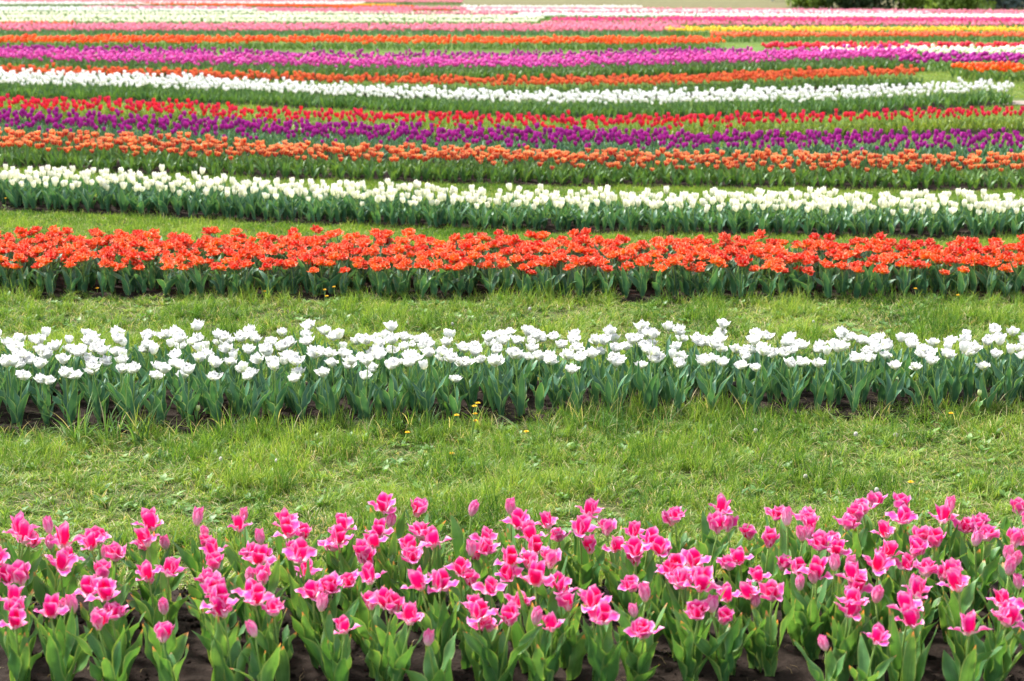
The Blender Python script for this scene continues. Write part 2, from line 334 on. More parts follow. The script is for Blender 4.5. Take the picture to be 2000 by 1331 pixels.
def grid_pts(b, dx, dy, jit, skew=15.3, drop=0.05, jx=None):
    """columns of plants aimed along one direction across the bed"""
    out = []; tk = math.tan(math.radians(skew))
    xa, xb = min(b.fx[0], b.bx[0])-2, max(b.fx[-1], b.bx[-1])+3
    ymin = min(b.fy.min(), b.by.min()); ymax = max(b.fy.max(), b.by.max())
    x = xa; ci = 0
    while x < xb:
        # start of column on the front edge
        y0 = float(b.yf(x)); n = int((ymax-ymin)/dy)+3
        for k in range(n):
            yy = y0 + (k+.5)*dy; xx = x - (yy-y0)*tk
            j = jit(xx/yy) if callable(jit) else jit
            X_ = xx + rng.normal(0, j); Y_ = yy + rng.normal(0, j*1.1)
            if not b.inside(X_, Y_, .02): continue
            if rng.random() < drop: continue
            out.append((X_, Y_, ci, k))
        x += dx*(1+rng.normal(0, .05)); ci += 1
    return np.array(out)
XL, XR = -150, 2150
B = {}
B['pink'] = Bed([(XL, 1400), (XR, 1400)], [(XL, 1195), (100, 1185), (300, 1160), (900, 1160), (1300, 1150), (1600, 1130), (XR, 1125)])
B['white'] = Bed([(XL, 848), (600, 842), (1000, 828), (1400, 818), (XR, 812)], [(XL, 752), (XR, 752)])
B['orange'] = Bed([(XL, 580), (400, 586), (1000, 588), (XR, 590)], [(XL, 518), (500, 524), (1000, 530), (1500, 536), (XR, 546)])
B['cream'] = Bed([(XL, 406), (0, 410), (300, 425), (600, 440), (1000, 455), (1500, 464), (XR, 470)], [(XL, 378), (0, 383), (300, 396), (600, 411), (1000, 432), (1500, 434), (XR, 443)])
B['stripe'] = Bed([(XL, 328), (0, 330), (300, 343), (600, 354), (1000, 364), (1500, 371), (XR, 376)], [(XL, 303), (0, 307), (300, 318), (600, 334), (1000, 343), (1500, 352), (XR, 358)])
B['purple'] = Bed([(XL, 284), (0, 290), (300, 302), (600, 312), (1000, 326), (1300, 330), (XR, 334)], [(XL, 258), (0, 264), (300, 277), (600, 289), (1000, 299), (1300, 306), (XR, 311)])
B['red'] = Bed([(XL, 240), (0, 246), (300, 254), (600, 270), (1000, 280), (1300, 282), (1600, 274), (1850, 264), (XR, 262)], [(XL, 230), (0, 233), (300, 241), (600, 258), (1000, 268), (1300, 270), (1600, 262), (1850, 254), (XR, 253)])
B['white_far'] = Bed([(XL, 190), (0, 197), (350, 204), (700, 220), (1000, 232), (1300, 235), (1600, 229), (1950, 210)], [(XL, 168), (0, 175), (350, 184), (700, 205), (1000, 217), (1300, 216), (1600, 209), (1950, 196)])
B['peach'] = Bed([(XL, 173), (0, 175), (400, 182), (700, 191), (1000, 195), (1300, 192), (1600, 180), (1775, 174)], [(XL, 164), (0, 166), (400, 174), (700, 183), (1000, 186), (1300, 181), (1600, 169), (1775, 166)])
B['magenta'] = Bed([(XL, 142), (0, 145), (400, 156), (700, 160), (1000, 160), (1400, 150), (1750, 142)], [(XL, 131), (0, 134), (400, 142), (700, 148), (1000, 145), (1400, 136), (1750, 128)])
B['purple_mid'] = Bed([(XL, 128), (0, 130), (400, 139), (700, 144), (1000, 142), (1450, 132)], [(XL, 122), (0, 124), (400, 131), (700, 136), (1000, 133), (1450, 126)])
# (name, material, leaf, from px, to px, front y, back y) for the far rows
far_rows = [
 ('purple', 'leaf_mid', 1760, XR, 144, 134, .42), ('cream', 'leaf_mid', 1620, XR, 124, 116, .36), ('red', 'leaf_mid', 1500, XR, 110, 106.5, .34),
 ('brightorange', 'leaf_mid', 1890, XR, 163, 154, .36),
 ('brightorange', 'leaf_mid', XL, 1385, 101, 93, .38),
 ('peach', 'leaf_mid', 1400, XR, 85, 79, .36), ('yellow', 'leaf_mid', 1310, XR, 74, 68, .36),
 ('farpink', 'leaf_blue', XL, 1310, 73, 62, .4), ('peach', 'leaf_blue', XL, 130, 60, 57, .4),
 ('farpink', 'leaf_mid', 1060, XR, 60, 55, .36), ('hotpink', 'leaf_mid', 1080, XR, 52, 47, .36),
 ('cream', 'leaf_mid', XL, 1050, 53, 51.3, .34), ('cream', 'leaf_mid', XL, 1060, 46, 44.5, .34), ('cream', 'leaf_mid', XL, 1050, 42, 40.5, .34), ('cream', 'leaf_mid', XL, 1000, 35.5, 34.2, .34),
 ('white', 'leaf_mid', XL, 500, 29.5, 28.3, .34), ('white', 'leaf_mid', XL, 480, 24.5, 23.5, .34),
 ('farpink', 'leaf_mid', 520, 1000, 38.5, 35, .36), ('farpink', 'leaf_mid', 180, 800, 31, 28.5, .36), ('white', 'leaf_mid', 800, 20, 25, 24, .3),
 ('brightorange', 'leaf_mid', 230, 800, 24, 21, .36), ('white', 'leaf_mid', XL, 700, 16, 13, .36),
 ('white', 'leaf_mid', 1015, XR, 41, 36, .36), ('farpink', 'leaf_mid', 900, XR, 33.5, 31, .36), ('white', 'leaf_mid', 910, 1800, 30, 27.5, .36),
 ('farpink', 'leaf_mid', 700, XR, 26.5, 22.5, .36), ('farpink', 'leaf_mid', XL, 900, 11, 8, .36), ('brightorange', 'leaf_mid', 650, 880, 27, 24, .3),
 ('yellow', 'leaf_mid', 690, 770, 17.5, 16, .3), ('white', 'leaf_mid', 900, 1250, 22, 20, .33), ('hotpink', 'leaf_mid', 1300, XR, 48, 46, .36),
]
far_rows = [r for r in far_rows if r[2] < r[3]]

for k_ in ('pink', 'white'): bed_soil(B[k_], .018, amp=.025)
bed_soil(B['orange'], .03); bed_soil(B['cream'], .05); bed_soil(B['stripe'], .08)
for k_ in ('purple', 'red', 'white_far', 'peach', 'magenta', 'purple_mid'): bed_soil(B[k_], .15)

# ------------------------------------------------------------------ plants
def U_(a, b): return float(rng.uniform(a, b))
def stem_geo(h, lean=.012, r=.0036, n=6, seg=6):
    q = U_(0, 6.28); lx, ly = lean*math.cos(q), lean*math.sin(q)
    t = np.linspace(0, 1, seg)
    return tube(np.stack([lx*t**2, ly*t**2, t*h], -1), np.linspace(r*1.15, r*.9, seg), n), (lx, ly, h)
def leaves(n, L, W, spread=(55, 5), nu=7, nv=12, ruf=.008, rho=.03):
    out = []; a0 = U_(0, 6.28)
    for i in range(n):
        out.append(blade(L*U_(.75, 1.1)*(1-.22*i/n), W*U_(.8, 1.15)*(1-.1*i), a0 + i*2.4 + U_(-.4, .4), U_(62, 82), U_(spread[1], spread[0]), U_(1.0, 2.2), r0=.006,
                   z0=-.005+.022*i, rho=rho*U_(.9, 1.7), a=U_(.68, .85), b=U_(.75, .95), base=.5, ruf=ruf*U_(.5, 1.7), k=U_(1.2, 2.2), nu=nu, nv=nv,
                   twist=U_(-1.1, 1.1), ph=U_(0, 6), bow=U_(-.15, .15)))
    return out
def pink_petals(kind):
    out = []; a0 = U_(0, 6.28)
    def cupp(az, L=(.078, .094), th1=(84, 104), fl=(0, 45)):
        return (blade(U_(*L), U_(.056, .068), az, 52, U_(*th1), .7, rho=.036, a=1.45, b=.5, base=.28, ruf=.005, k=2, nu=7, nv=9, ph=U_(0, 6), flare=U_(*fl), jag=.05, twist=U_(-.15, .15)), 'pinkcup')
    def spl(az, th0=(30, 52), th1=(-25, 35)):
        return (blade(U_(.076, .092), U_(.046, .062), az, U_(*th0), U_(*th1), U_(.8, 2.0), rho=.045, a=1.2, b=.65, base=.3, ruf=.01, k=2, nu=7, nv=9, ph=U_(0, 6), twist=U_(-.5, .5), jag=.05, flare=U_(-30, 20)), 'pink')
    if kind == 'open':
        for i in range(3): out.append(cupp(a0+i*2.094+U_(-.15, .15)))
        for i in range(random.choice([3, 3, 4])): out.append(spl(a0+1.047+i*2.0+U_(-.3, .3)))
    elif kind == 'half':
        for i in range(3): out.append(cupp(a0+i*2.094, th1=(92, 106), fl=(10, 50)))
        for i in range(3): out.append(spl(a0+1.047+i*2.094, (48, 58), (50, 85)))
    elif kind == 'closed':
        for i in range(6): out.append((blade(U_(.066, .076), .052, a0+i*1.047, 48, U_(104, 116), .7, r0=.003+.0012*(i % 2), rho=.027, a=1.25, b=.55, base=.3, ruf=.003, nu=7, nv=8, ph=U_(0, 6), flare=U_(0, 40), jag=.04), 'pinkpale'))
    else:   # full: many petals, wide
        for i in range(5): out.append(cupp(a0+i*1.257, (.068, .082), (80, 108), (0, 50)))
        for i in range(5): out.append(spl(a0+.5+i*1.257, (30, 52), (-5, 65)))
    return out
def white_petals(kind):
    out = []; a0 = U_(0, 6.28)
    if kind == 'open':
        for i in range(6): out.append((blade(U_(.058, .072), U_(.054, .064), a0+i*1.047+U_(-.15, .15), U_(18, 38), U_(45, 100), U_(.8, 1.4), rho=.036, a=1.45, b=.42, base=.35, ruf=.011, k=2.8, nu=7, nv=7, ph=U_(0, 6), twist=U_(-.4, .4), jag=.1), i % 3 == 0))
        for i in range(6): out.append((blade(U_(.058, .068), .054, a0+.6+i*1.047+U_(-.2, .2), U_(45, 62), U_(75, 125), 1, rho=.03, a=1.5, b=.42, base=.3, ruf=.012, k=2.8, nu=7, nv=7, ph=U_(0, 6), twist=U_(-.5, .5), jag=.12), False))
        for i in range(3): out.append((blade(.062, .04, a0+i*2.1, 75, 100, 1, rho=.02, a=1.4, b=.5, ruf=.009, nu=5, nv=6, ph=U_(0, 6), twist=U_(-.8, .8)), False))
    else:
        for i in range(6): out.append((blade(U_(.064, .07), .056, a0+i*1.047, 35, U_(95, 122), .8, r0=.003+.001*(i % 2), rho=.03, a=1.4, b=.45, ruf=.005, nu=7, nv=7, ph=U_(0, 6)), i == 0))
    return out
def orange_flower():
    mb = MB(); a0 = U_(0, 6.28)
    for i in range(6): mb.add(blade(U_(.05, .064), .046, a0+i*1.047+U_(-.2, .2), U_(8, 35), U_(0, 70), 1.2, rho=.05, a=1.6, b=.45, ruf=.013, k=3.4, nu=7, nv=7, ph=U_(0, 6), twist=U_(-.6, .6), jag=.1))
    for i in range(6): mb.add(blade(U_(.046, .06), .04, a0+.5+i*1.047+U_(-.2, .2), U_(38, 60), U_(45, 105), 1.1, rho=.04, a=1.6, b=.45, ruf=.014, k=3, nu=7, nv=6, ph=U_(0, 6), twist=U_(-.8, .8), jag=.1))
    for i in range(4): mb.add(blade(.048, .03, a0+i*1.6, 68, 98, 1, rho=.03, a=1.5, b=.5, ruf=.012, nu=5, nv=6, ph=U_(0, 6), twist=U_(-1, 1), jag=.1))
    return mb
def cup(hh, ww, nu=5, nv=6, openness=0):
    mb = []; a0 = U_(0, 6.28)
    for i in range(6): mb.append(blade(hh*U_(1.12, 1.25), ww*.86, a0+i*1.047, 32, 112-openness*40+U_(-6, 6), .62, r0=.003+.0014*(i % 2), rho=ww*.48, a=1.3, b=.5, base=.3, ruf=.001, nu=nu, nv=nv, ph=U_(0, 6)))
    return mb

CNT = {}
def ordw(n):
    ones = ['', 'first', 'second', 'third', 'fourth', 'fifth', 'sixth', 'seventh', 'eighth', 'ninth', 'tenth', 'eleventh', 'twelfth', 'thirteenth', 'fourteenth', 'fifteenth', 'sixteenth', 'seventeenth', 'eighteenth', 'nineteenth']
    tens = {20: 'twenty', 30: 'thirty', 40: 'forty', 50: 'fifty', 60: 'sixty', 70: 'seventy', 80: 'eighty', 90: 'ninety'}
    if n >= 100: return 'hundred-' + (ordw(n-100) if n > 100 else 'th')
    if n < 20: return ones[n]
    t, o = n//10*10, n % 10
    return tens[t]+'-'+ones[o] if o else tens[t][:-1]+'ieth'

# --- prototypes: each returns (root, height of flower)
def proto_pink(kind):
    r = obj('pink_tulip', None)
    h = U_(.28, .33); (sg, top) = stem_geo(h, .03, .0042)
    child('stem', MB().add(sg).mesh('tulip_stem', [M['stem']]), r)
    for lf in leaves(random.choice([5, 5, 6]), .305, .084, (86, 30), ruf=.015): child('leaf', MB().add(lf).mesh('tulip_leaf', [M['leaf_fresh']]), r)
    fl = child('flower', MB().add(lathe([(.001, -.004), (.007, .0), (.008, .006), (.004, .012), (.0045, .028), (.007, .032), (.001, .034)], 8)).mesh('flower_heart', [M['pistil']]), r)
    fl.location = top; fl.rotation_euler = (U_(-.22, .22), U_(-.22, .22), 0)
    for p, mt in pink_petals(kind): child('petal', MB().add(p).mesh('tulip_petal', [M[mt]]), fl)
    return r
def proto_white(kind):
    r = obj('white_double_tulip', None); h = U_(.3, .34); (sg, top) = stem_geo(h, .025, .0036)
    child('stem', MB().add(sg).mesh('tulip_stem', [M['stem']]), r)
    for lf in leaves(random.choice([4, 5, 5]), .29, .062, (85, 30), ruf=.011, rho=.024): child('leaf', MB().add(lf).mesh('tulip_leaf', [M['leaf_blue']]), r)
    fl = child('flower', MB().add(lathe([(.001, -.004), (.007, .0), (.007, .008), (.001, .02)], 8)).mesh('flower_heart', [M['pistil']]), r)
    fl.location = top; fl.rotation_euler = (U_(-.3, .3), U_(-.3, .3), 0)
    for p, g in white_petals(kind): child('petal', MB().add(p).mesh('tulip_petal', [M['whitegreen' if g else 'white']]), fl)
    return r
def proto_orange():
    r = obj('fringed_orange_tulip', None); h = U_(.2, .225); (sg, top) = stem_geo(h, .02, .004, 5, 5)
    child('stem', MB().add(sg).mesh('tulip_stem', [M['stem']]), r)
    for lf in leaves(4, .23, .062, (80, 10), nu=5, nv=8, ruf=.008): child('leaf', MB().add(lf).mesh('tulip_leaf', [M['leaf_blue']]), r)
    fl = child('flower', orange_flower().mesh('ruffled_flower', [M['orange']]), r); fl.location = top; fl.rotation_euler = (U_(-.35, .35), U_(-.35, .35), 0)
    return r
def proto_cream():
    r = obj('cream_tulip', None); h = U_(.25, .29); (sg, top) = stem_geo(h, .015, .004, 5, 5)
    child('stem', MB().add(sg).mesh('tulip_stem', [M['stem']]), r)
    for lf in leaves(4, .26, .07, (80, 15), nu=5, nv=8, ruf=.007): child('leaf', MB().add(lf).mesh('tulip_leaf', [M['leaf_blue']]), r)
    mb = MB()
    for p in cup(.072, .056, openness=U_(0, .5)): mb.add(p)
    fl = child('flower', mb.mesh('cream_flower', [M['cream']]), r); fl.location = top; fl.rotation_euler = (U_(-.2, .2), U_(-.2, .2), 0)
    return r
def whole(mat, leafm, h, hh, ww, nl=3, LL=.2, WW=.045, lo=False, opn=.2):
    mb = MB(); h = h*U_(.93, 1.07); (sg, top) = stem_geo(h-hh, .012, .004 if not lo else .005, 3 if lo else 5, 3 if lo else 4)
    mb.add(sg, 1)
    for lf in leaves(nl, LL, WW*1.25, (82, 20), nu=3 if lo else 5, nv=5 if lo else 7, ruf=.004): mb.add(lf, 1)
    rt = (U_(-.2, .2), U_(-.2, .2), 0)
    if lo:
        rr = ww/2*U_(.9, 1.1)
        prof = [(.003, 0), (rr*.75, hh*.15), (rr, hh*.45), (rr*.85, hh*.8), (rr*.45, hh)]
        mb.add(shift(lathe(prof, 6), top, rt), 0)
    else:
        for p in cup(hh, ww, 5, 5, opn): mb.add(shift(p, top, rt), 0)
    return mb.mesh('whole_tulip', [M[mat], M[leafm]])

def lay(bed, pts, protos, group, lab, scales=(.92, 1.08), limit=300, margin=60, hgt=.35, zr=(.93, 1.07), young=None):
    """individual tulips; returns the points left over for the joined remainder"""
    px, py = proj(pts[:, 0], pts[:, 1], bed_z(pts[:, 0], pts[:, 1])+hgt)
    pts = pts[(px > -margin) & (px < 2000+margin) & (py < 1331+90)]
    order = np.argsort(pts[:, 1]); rest = pts[order[limit:]]; pts = pts[order[:limit]]
    cols = {c: i+1 for i, c in enumerate(sorted(set(pts[:, 2].astype(int))))}
    cnt = {}
    used = set()
    for X_, Y_, ci, kk in pts:
        ci = int(ci); cnt[ci] = cnt.get(ci, 0)+1
        W_ = np.array([q[2] for q in protos], float)
        if young is not None:
            f_ = sm(X_/Y_, 0, .2)*sm(kk, 3, 8)
            for q in range(len(W_)): W_[q] = W_[q]*(1-.8*f_) if q not in young else W_[q]*(1+2*f_)+.02
        pi = int(rng.choice(len(protos), p=W_/W_.sum())); pr, adj, _ = protos[pi]
        if pi in used:
            o = copy_tree(pr)
        else: used.add(pi); o = pr
        o.location = (X_, Y_, float(bed_z(X_, Y_))); s = U_(*scales)
        lt = .07 if rng.random() < .7 else .17
        o.rotation_euler = (U_(-lt, lt), U_(-lt, lt), U_(0, 6.28)); o.scale = (s, s, s*U_(*zr))
        place = 'front plant' if cnt[ci] == 1 else ordw(cnt[ci])+' plant back'
        o['label'] = f'{adj} {lab}, {place} in the {ordw(cols[ci])} line from left'
        o['category'] = pr.name.split('.')[0].replace('_', ' ') if len(pr.name.split('_')) < 3 else pr.name.split('.')[0].split('_')[0 if 'white' in pr.name else 1]+' tulip'; o['group'] = group
    for i, (pr, _, _) in enumerate(protos):
        if i not in used:
            def wipe(o):
                for ch in KIDS.pop(o.name, ()): wipe(ch)
                bpy.data.objects.remove(o)
            wipe(pr)
    return rest

def scatter(name, P, rot, scl, idx, sources, **kw):
    """points instanced through geometry nodes, one object"""
    me = bpy.data.meshes.new(name); me.vertices.add(len(P)); me.vertices.foreach_set('co', np.asarray(P, dtype=np.float32).ravel())
    at = me.attributes.new('rot', 'FLOAT_VECTOR', 'POINT'); at.data.foreach_set('vector', np.asarray(rot, dtype=np.float32).ravel())
    at = me.attributes.new('scl', 'FLOAT_VECTOR', 'POINT'); at.data.foreach_set('vector', np.asarray(scl, dtype=np.float32).ravel())
    at = me.attributes.new('idx', 'INT', 'POINT'); at.data.foreach_set('value', np.asarray(idx, dtype=np.int32))
    o = obj(name, me, **kw)
    g = bpy.data.node_groups.new(name, 'GeometryNodeTree')
    g.interface.new_socket('Geometry', in_out='INPUT', socket_type='NodeSocketGeometry'); g.interface.new_socket('Geometry', in_out='OUTPUT', socket_type='NodeSocketGeometry')
    N, Lk = g.nodes, g.links; gi = N.new('NodeGroupInput'); go = N.new('NodeGroupOutput'); jn = N.new('GeometryNodeJoinGeometry')
    def na(nm, ty):
        q = N.new('GeometryNodeInputNamedAttribute'); q.data_type = ty; q.inputs[0].default_value = nm; return q.outputs[0]
    rt, sc_, ix = na('rot', 'FLOAT_VECTOR'), na('scl', 'FLOAT_VECTOR'), na('idx', 'INT')
    er = N.new('FunctionNodeEulerToRotation'); Lk.new(rt, er.inputs[0])
    for k_, s in enumerate(sources):
        oi = N.new('GeometryNodeObjectInfo'); oi.inputs['Object'].default_value = s; oi.inputs['As Instance'].default_value = True
        cp = N.new('FunctionNodeCompare'); cp.data_type = 'INT'; cp.operation = 'EQUAL'; Lk.new(ix, cp.inputs[2]); cp.inputs[3].default_value = k_
        ip = N.new('GeometryNodeInstanceOnPoints'); Lk.new(gi.outputs[0], ip.inputs['Points']); Lk.new(cp.outputs[0], ip.inputs['Selection'])
        Lk.new(oi.outputs['Geometry'], ip.inputs['Instance']); Lk.new(er.outputs[0], ip.inputs['Rotation']); Lk.new(sc_, ip.inputs['Scale'])
        Lk.new(ip.outputs[0], jn.inputs[0])
    Lk.new(jn.outputs[0], go.inputs[0])
    md = o.modifiers.new('scatter', 'NODES'); md.node_group = g
    return o
def src(name, me): return bpy.data.objects.new(name, me)      # never linked to the scene: only a source
def scatter_plants(name, pts, meshes, group_kw, hscale=(.9, 1.1), zoff=0, zr=(.85, 1.1)):
    n = len(pts)
    if n == 0: return
    P = np.stack([pts[:, 0], pts[:, 1], bed_z(pts[:, 0], pts[:, 1])+zoff], -1)
    rot = np.stack([rng.uniform(-.1, .1, n), rng.uniform(-.1, .1, n), rng.uniform(0, 6.28, n)], -1)
    s = rng.uniform(hscale[0], hscale[1], n); scl = np.stack([s, s, s*rng.uniform(zr[0], zr[1], n)], -1)
    return scatter(name, P, rot, scl, rng.integers(0, len(meshes), n), [src('tulip_source', m) for m in meshes], kind='stuff', **group_kw)

# --- nearest bed: pink
jit1 = lambda t: .018 + .03*sm(t, -.25, .2)
pts = grid_pts(B['pink'], .195, .112, jit1, drop=.1)
protos = [(proto_pink('open'), 'wide-open', .15), (proto_pink('open'), 'splayed', .15), (proto_pink('open'), 'fully open', .15), (proto_pink('open'), 'flaring', .13),
          (proto_pink('half'), 'half-open', .1), (proto_pink('half'), 'partly open', .08), (proto_pink('full'), 'many-petalled', .08), (proto_pink('full'), 'full ruffled', .06),
          (proto_pink('closed'), 'closed pale', .07), (proto_pink('closed'), 'egg-shaped pale', .06)]
protos = protos[:4] + [(proto_pink('half'), 'cupped', .03)] + [(proto_pink('open'), 'star-shaped', .0)] + protos[4:]
tot = sum(q[2] for q in protos); protos = [(a_, b_, c_/tot) for a_, b_, c_ in protos]
lay(B['pink'], pts, protos, 'pink tulips in the nearest bed', 'pink tulip', (.84, 1.06), 330, zr=(.88, 1.16), young=[6, 7, 8, 9, 10, 11])
# --- second bed: white double
jit2 = lambda t: .02 + .03*sm(t, -.2, .15)
pts = grid_pts(B['white'], .175, .1, jit2, drop=.1)
print('WHITE', len(pts))
protos = [(proto_white('open'), a_, .15) for a_ in ('ruffled', 'frilly', 'full double', 'broad', 'peony-like', 'open')] + [(proto_white('half'), 'rounded', .1)]
protos = [(p, a_, w_/1.0) for p, a_, w_ in protos]
lay(B['white'], pts, protos, 'white double tulips in the second bed', 'white tulip', (.9, 1.1), 400, zr=(.84, 1.1))
# --- third bed: ruffled orange
pts = grid_pts(B['orange'], .13, .115, .035, drop=.05)
protos = [(proto_orange(), a_, 1/6) for a_ in ('ruffled', 'frilly', 'fringed', 'wide', 'full double', 'crinkled')]
rest = lay(B['orange'], pts, protos, 'ruffled red-orange tulips in the third bed', 'red-orange tulip', (1.05, 1.3), 300, margin=120, zr=(.85, 1.12))
def joined_plant(pr_parts, mats): pass
def orange_whole():
    mb = MB(); (sg, top) = stem_geo(.235, .02, .004, 4, 4); mb.add(sg, 1)
    for lf in leaves(4, .23, .062, (80, 10), nu=5, nv=7, ruf=.008): mb.add(lf, 1)
    f = orange_flower(); rt = (U_(-.35, .35), U_(-.35, .35), 0); n0 = 0
    mb.add(shift((np.vstack(f.V), f.F, np.vstack(f.U)), top, rt), 0); return mb.mesh('whole_tulip', [M['orange'], M['leaf_blue']])
scatter_plants('tulips_behind', rest, [orange_whole() for _ in range(4)], dict(label='ruffled red-orange tulips filling the back of the third bed', category='tulips', group='ruffled red-orange tulips in the third bed'), (1.05, 1.3))
# --- fourth bed: cream
pts = grid_pts(B['cream'], .125, .115, .035, drop=.05)
protos = [(proto_cream(), a_, 1/5) for a_ in ('egg-shaped', 'goblet-shaped', 'upright', 'rounded', 'smooth')]
rest = lay(B['cream'], pts, protos, 'cream tulips in the fourth bed', 'cream tulip', (.92, 1.14), 300, margin=60, zr=(.8, 1.06))
scatter_plants('tulips_behind', rest, [whole('cream', 'leaf_blue', .34, .07, .058, 4, .26, .068, opn=.3) for _ in range(4)], dict(label='cream tulips filling the back of the fourth bed', category='tulips', group='cream tulips in the fourth bed'), (.92, 1.12))
# --- fifth to seventh beds
def simple_bed(nm, key, dx, dy, jit, group, lab, where, adjs, mk, drop=.05, back=True):
    pts = grid_pts(B[key], dx, dy, jit, drop=drop)
    protos = []
    for a_ in adjs: protos.append((obj(nm, mk()), a_, 1/len(adjs)))
    rest = lay(B[key], pts, protos, group, lab, (.9, 1.14), 300, margin=40, zr=(.72, 1.1))
    scatter_plants('tulips_behind', rest, [mk() for _ in range(4)], dict(label=f'{lab}s filling the back of the {where} bed', category='tulips', group=group), (.9, 1.12))
simple_bed('striped_tulip', 'stripe', .14, .115, .045, 'red and yellow striped tulips in the fifth bed', 'red tulip with yellow petal edges', 'fifth', ('upright', 'rounded', 'stocky', 'goblet-shaped'),
           lambda: whole('stripe', 'leaf_mid', .35, .068, .074, 4, .22, .045, opn=.6))
simple_bed('purple_tulip', 'purple', .155, .14, .045, 'deep purple tulips in the sixth bed', 'deep purple tulip', 'sixth', ('upright', 'rounded', 'slim', 'egg-shaped'),
           lambda: whole('purple', 'leaf_blue', .39, .074, .062, 4, .24, .04, opn=.1))
simple_bed('red_tulip', 'red', .17, .12, .035, 'slim red tulips in the seventh bed', 'slim red tulip', 'seventh', ('upright', 'pointed', 'narrow', 'tall'),
           lambda: whole('red', 'leaf_var', .36, .076, .052, 4, .2, .042, opn=.2))
# --- far beds, one mass each
def far_bed(bed, mat, leafm, h, dx, dy, lo, label, jit=.05, hh=.07, ww=.06):
    pts = grid_pts(bed, dx, dy, jit, drop=.05)
    px, _ = proj(pts[:, 0], pts[:, 1], 0*pts[:, 0]); pts = pts[(px > -120) & (px < 2120)]
    scatter_plants('tulip_row', pts, [whole(mat, leafm, h, hh, ww, 3, .6*h, .05, lo, .3) for _ in range(3)], dict(label=label, category='tulips'), (.9, 1.12))
    return len(pts)
nfar = 0
nfar += far_bed(B['white_far'], 'white', 'leaf_mid', .38, .14, .14, False, 'white tulip row curving across the field beyond the slim red tulips', hh=.07, ww=.064)
nfar += far_bed(B['peach'], 'peach', 'leaf_mid', .37, .14, .14, False, 'peach-orange tulip row just behind the far white row', hh=.078, ww=.085)
nfar += far_bed(B['magenta'], 'magenta', 'leaf_mid', .46, .15, .17, True, 'magenta pink tulip row with tall green foliage', hh=.085, ww=.085)
nfar += far_bed(B['purple_mid'], 'purple', 'leaf_mid', .45, .18, .2, True, 'purple tulip row along the back of the magenta row', hh=.08, ww=.07)
CN = {'purple': 'deep purple', 'cream': 'cream white', 'red': 'red', 'brightorange': 'bright orange', 'peach': 'salmon orange', 'yellow': 'yellow', 'farpink': 'soft pink', 'hotpink': 'hot pink', 'white': 'white', 'magenta': 'magenta'}
OC = {}
for (mt, lf, x0, x1, yf_, yb_, h) in far_rows:
    tl = {26.5: 9, 30: 7, 33.5: 7, 41: 5, 48: 3, 52: 3, 60: 2}.get(yf_, 0)     # the far rows run slightly askew
    tr = {24: 9, 31: 7, 38.5: 5}.get(yf_, 0)
    b = Bed([(x0, yf_-tr), (x1, yf_+tl)], [(x0, yb_-tr), (x1, yb_+tl)])
    h = min(h, .38)
    d = b.fy.mean(); dx = .17 if d < 70 else .22
    depth = (b.by-b.fy).mean(); dy = max(.2, min(.4, depth/6)) if d < 80 else max(.3, min(.6, depth/7))
    side = 'reaching the left edge' if x0 < 0 else ('reaching the right edge' if x1 > 2000 else 'ending inside the view')
    OC[(mt, side)] = OC.get((mt, side), 0)+1
    nfar += far_bed(b, mt, lf, h, dx, dy, True, f'{CN[mt]} tulip row far off {side}, {ordw(OC[(mt, side)])} such row from the front', hh=.11, ww=.12)
print('FAR PLANTS', nfar)

# ------------------------------------------------------------------ grass
def tuft(n, R, h0, h1, wd, lean=.5, mats=None, seg=3, curl=.6, sweep=None, lmin=0):
    base = rng.uniform(-1, 1, (n, 2))*R; hh = rng.uniform(h0, h1, n); az = rng.uniform(0, 6.28, n) if sweep is None else rng.normal(0, sweep, n); ln = lmin + np.abs(rng.normal(0, lean, n))
    t = np.linspace(0, 1, seg+1); V = []; Fc = []; U = []
    cr = rng.random(n); fz = rng.uniform(0, 6.28, n)
    for i in range(n):
        b0 = 2*i*(seg+1) if False else len(V)
        d = np.array((math.cos(az[i]), math.sin(az[i]))); q = np.array((-math.sin(fz[i]), math.cos(fz[i])))
        for j, tt in enumerate(t):
            a_ = ln[i]*(.3+tt*(1+curl)); r = hh[i]*tt*math.sin(min(a_, 1.5)); z = hh[i]*tt*math.cos(min(a_, 1.45))
            c = base[i] + d*r; ww = wd*(1-tt**1.7)*.5 + .0002
            V.append((c[0]-q[0]*ww, c[1]-q[1]*ww, z-.005)); V.append((c[0]+q[0]*ww, c[1]+q[1]*ww, z-.005)); U += [(cr[i], tt)]*2
        for j in range(seg): Fc.append((b0+2*j, b0+2*j+1, b0+2*j+3, b0+2*j+2))
    return mesh_from('grass_tuft', V, Fc, U, mats, None)
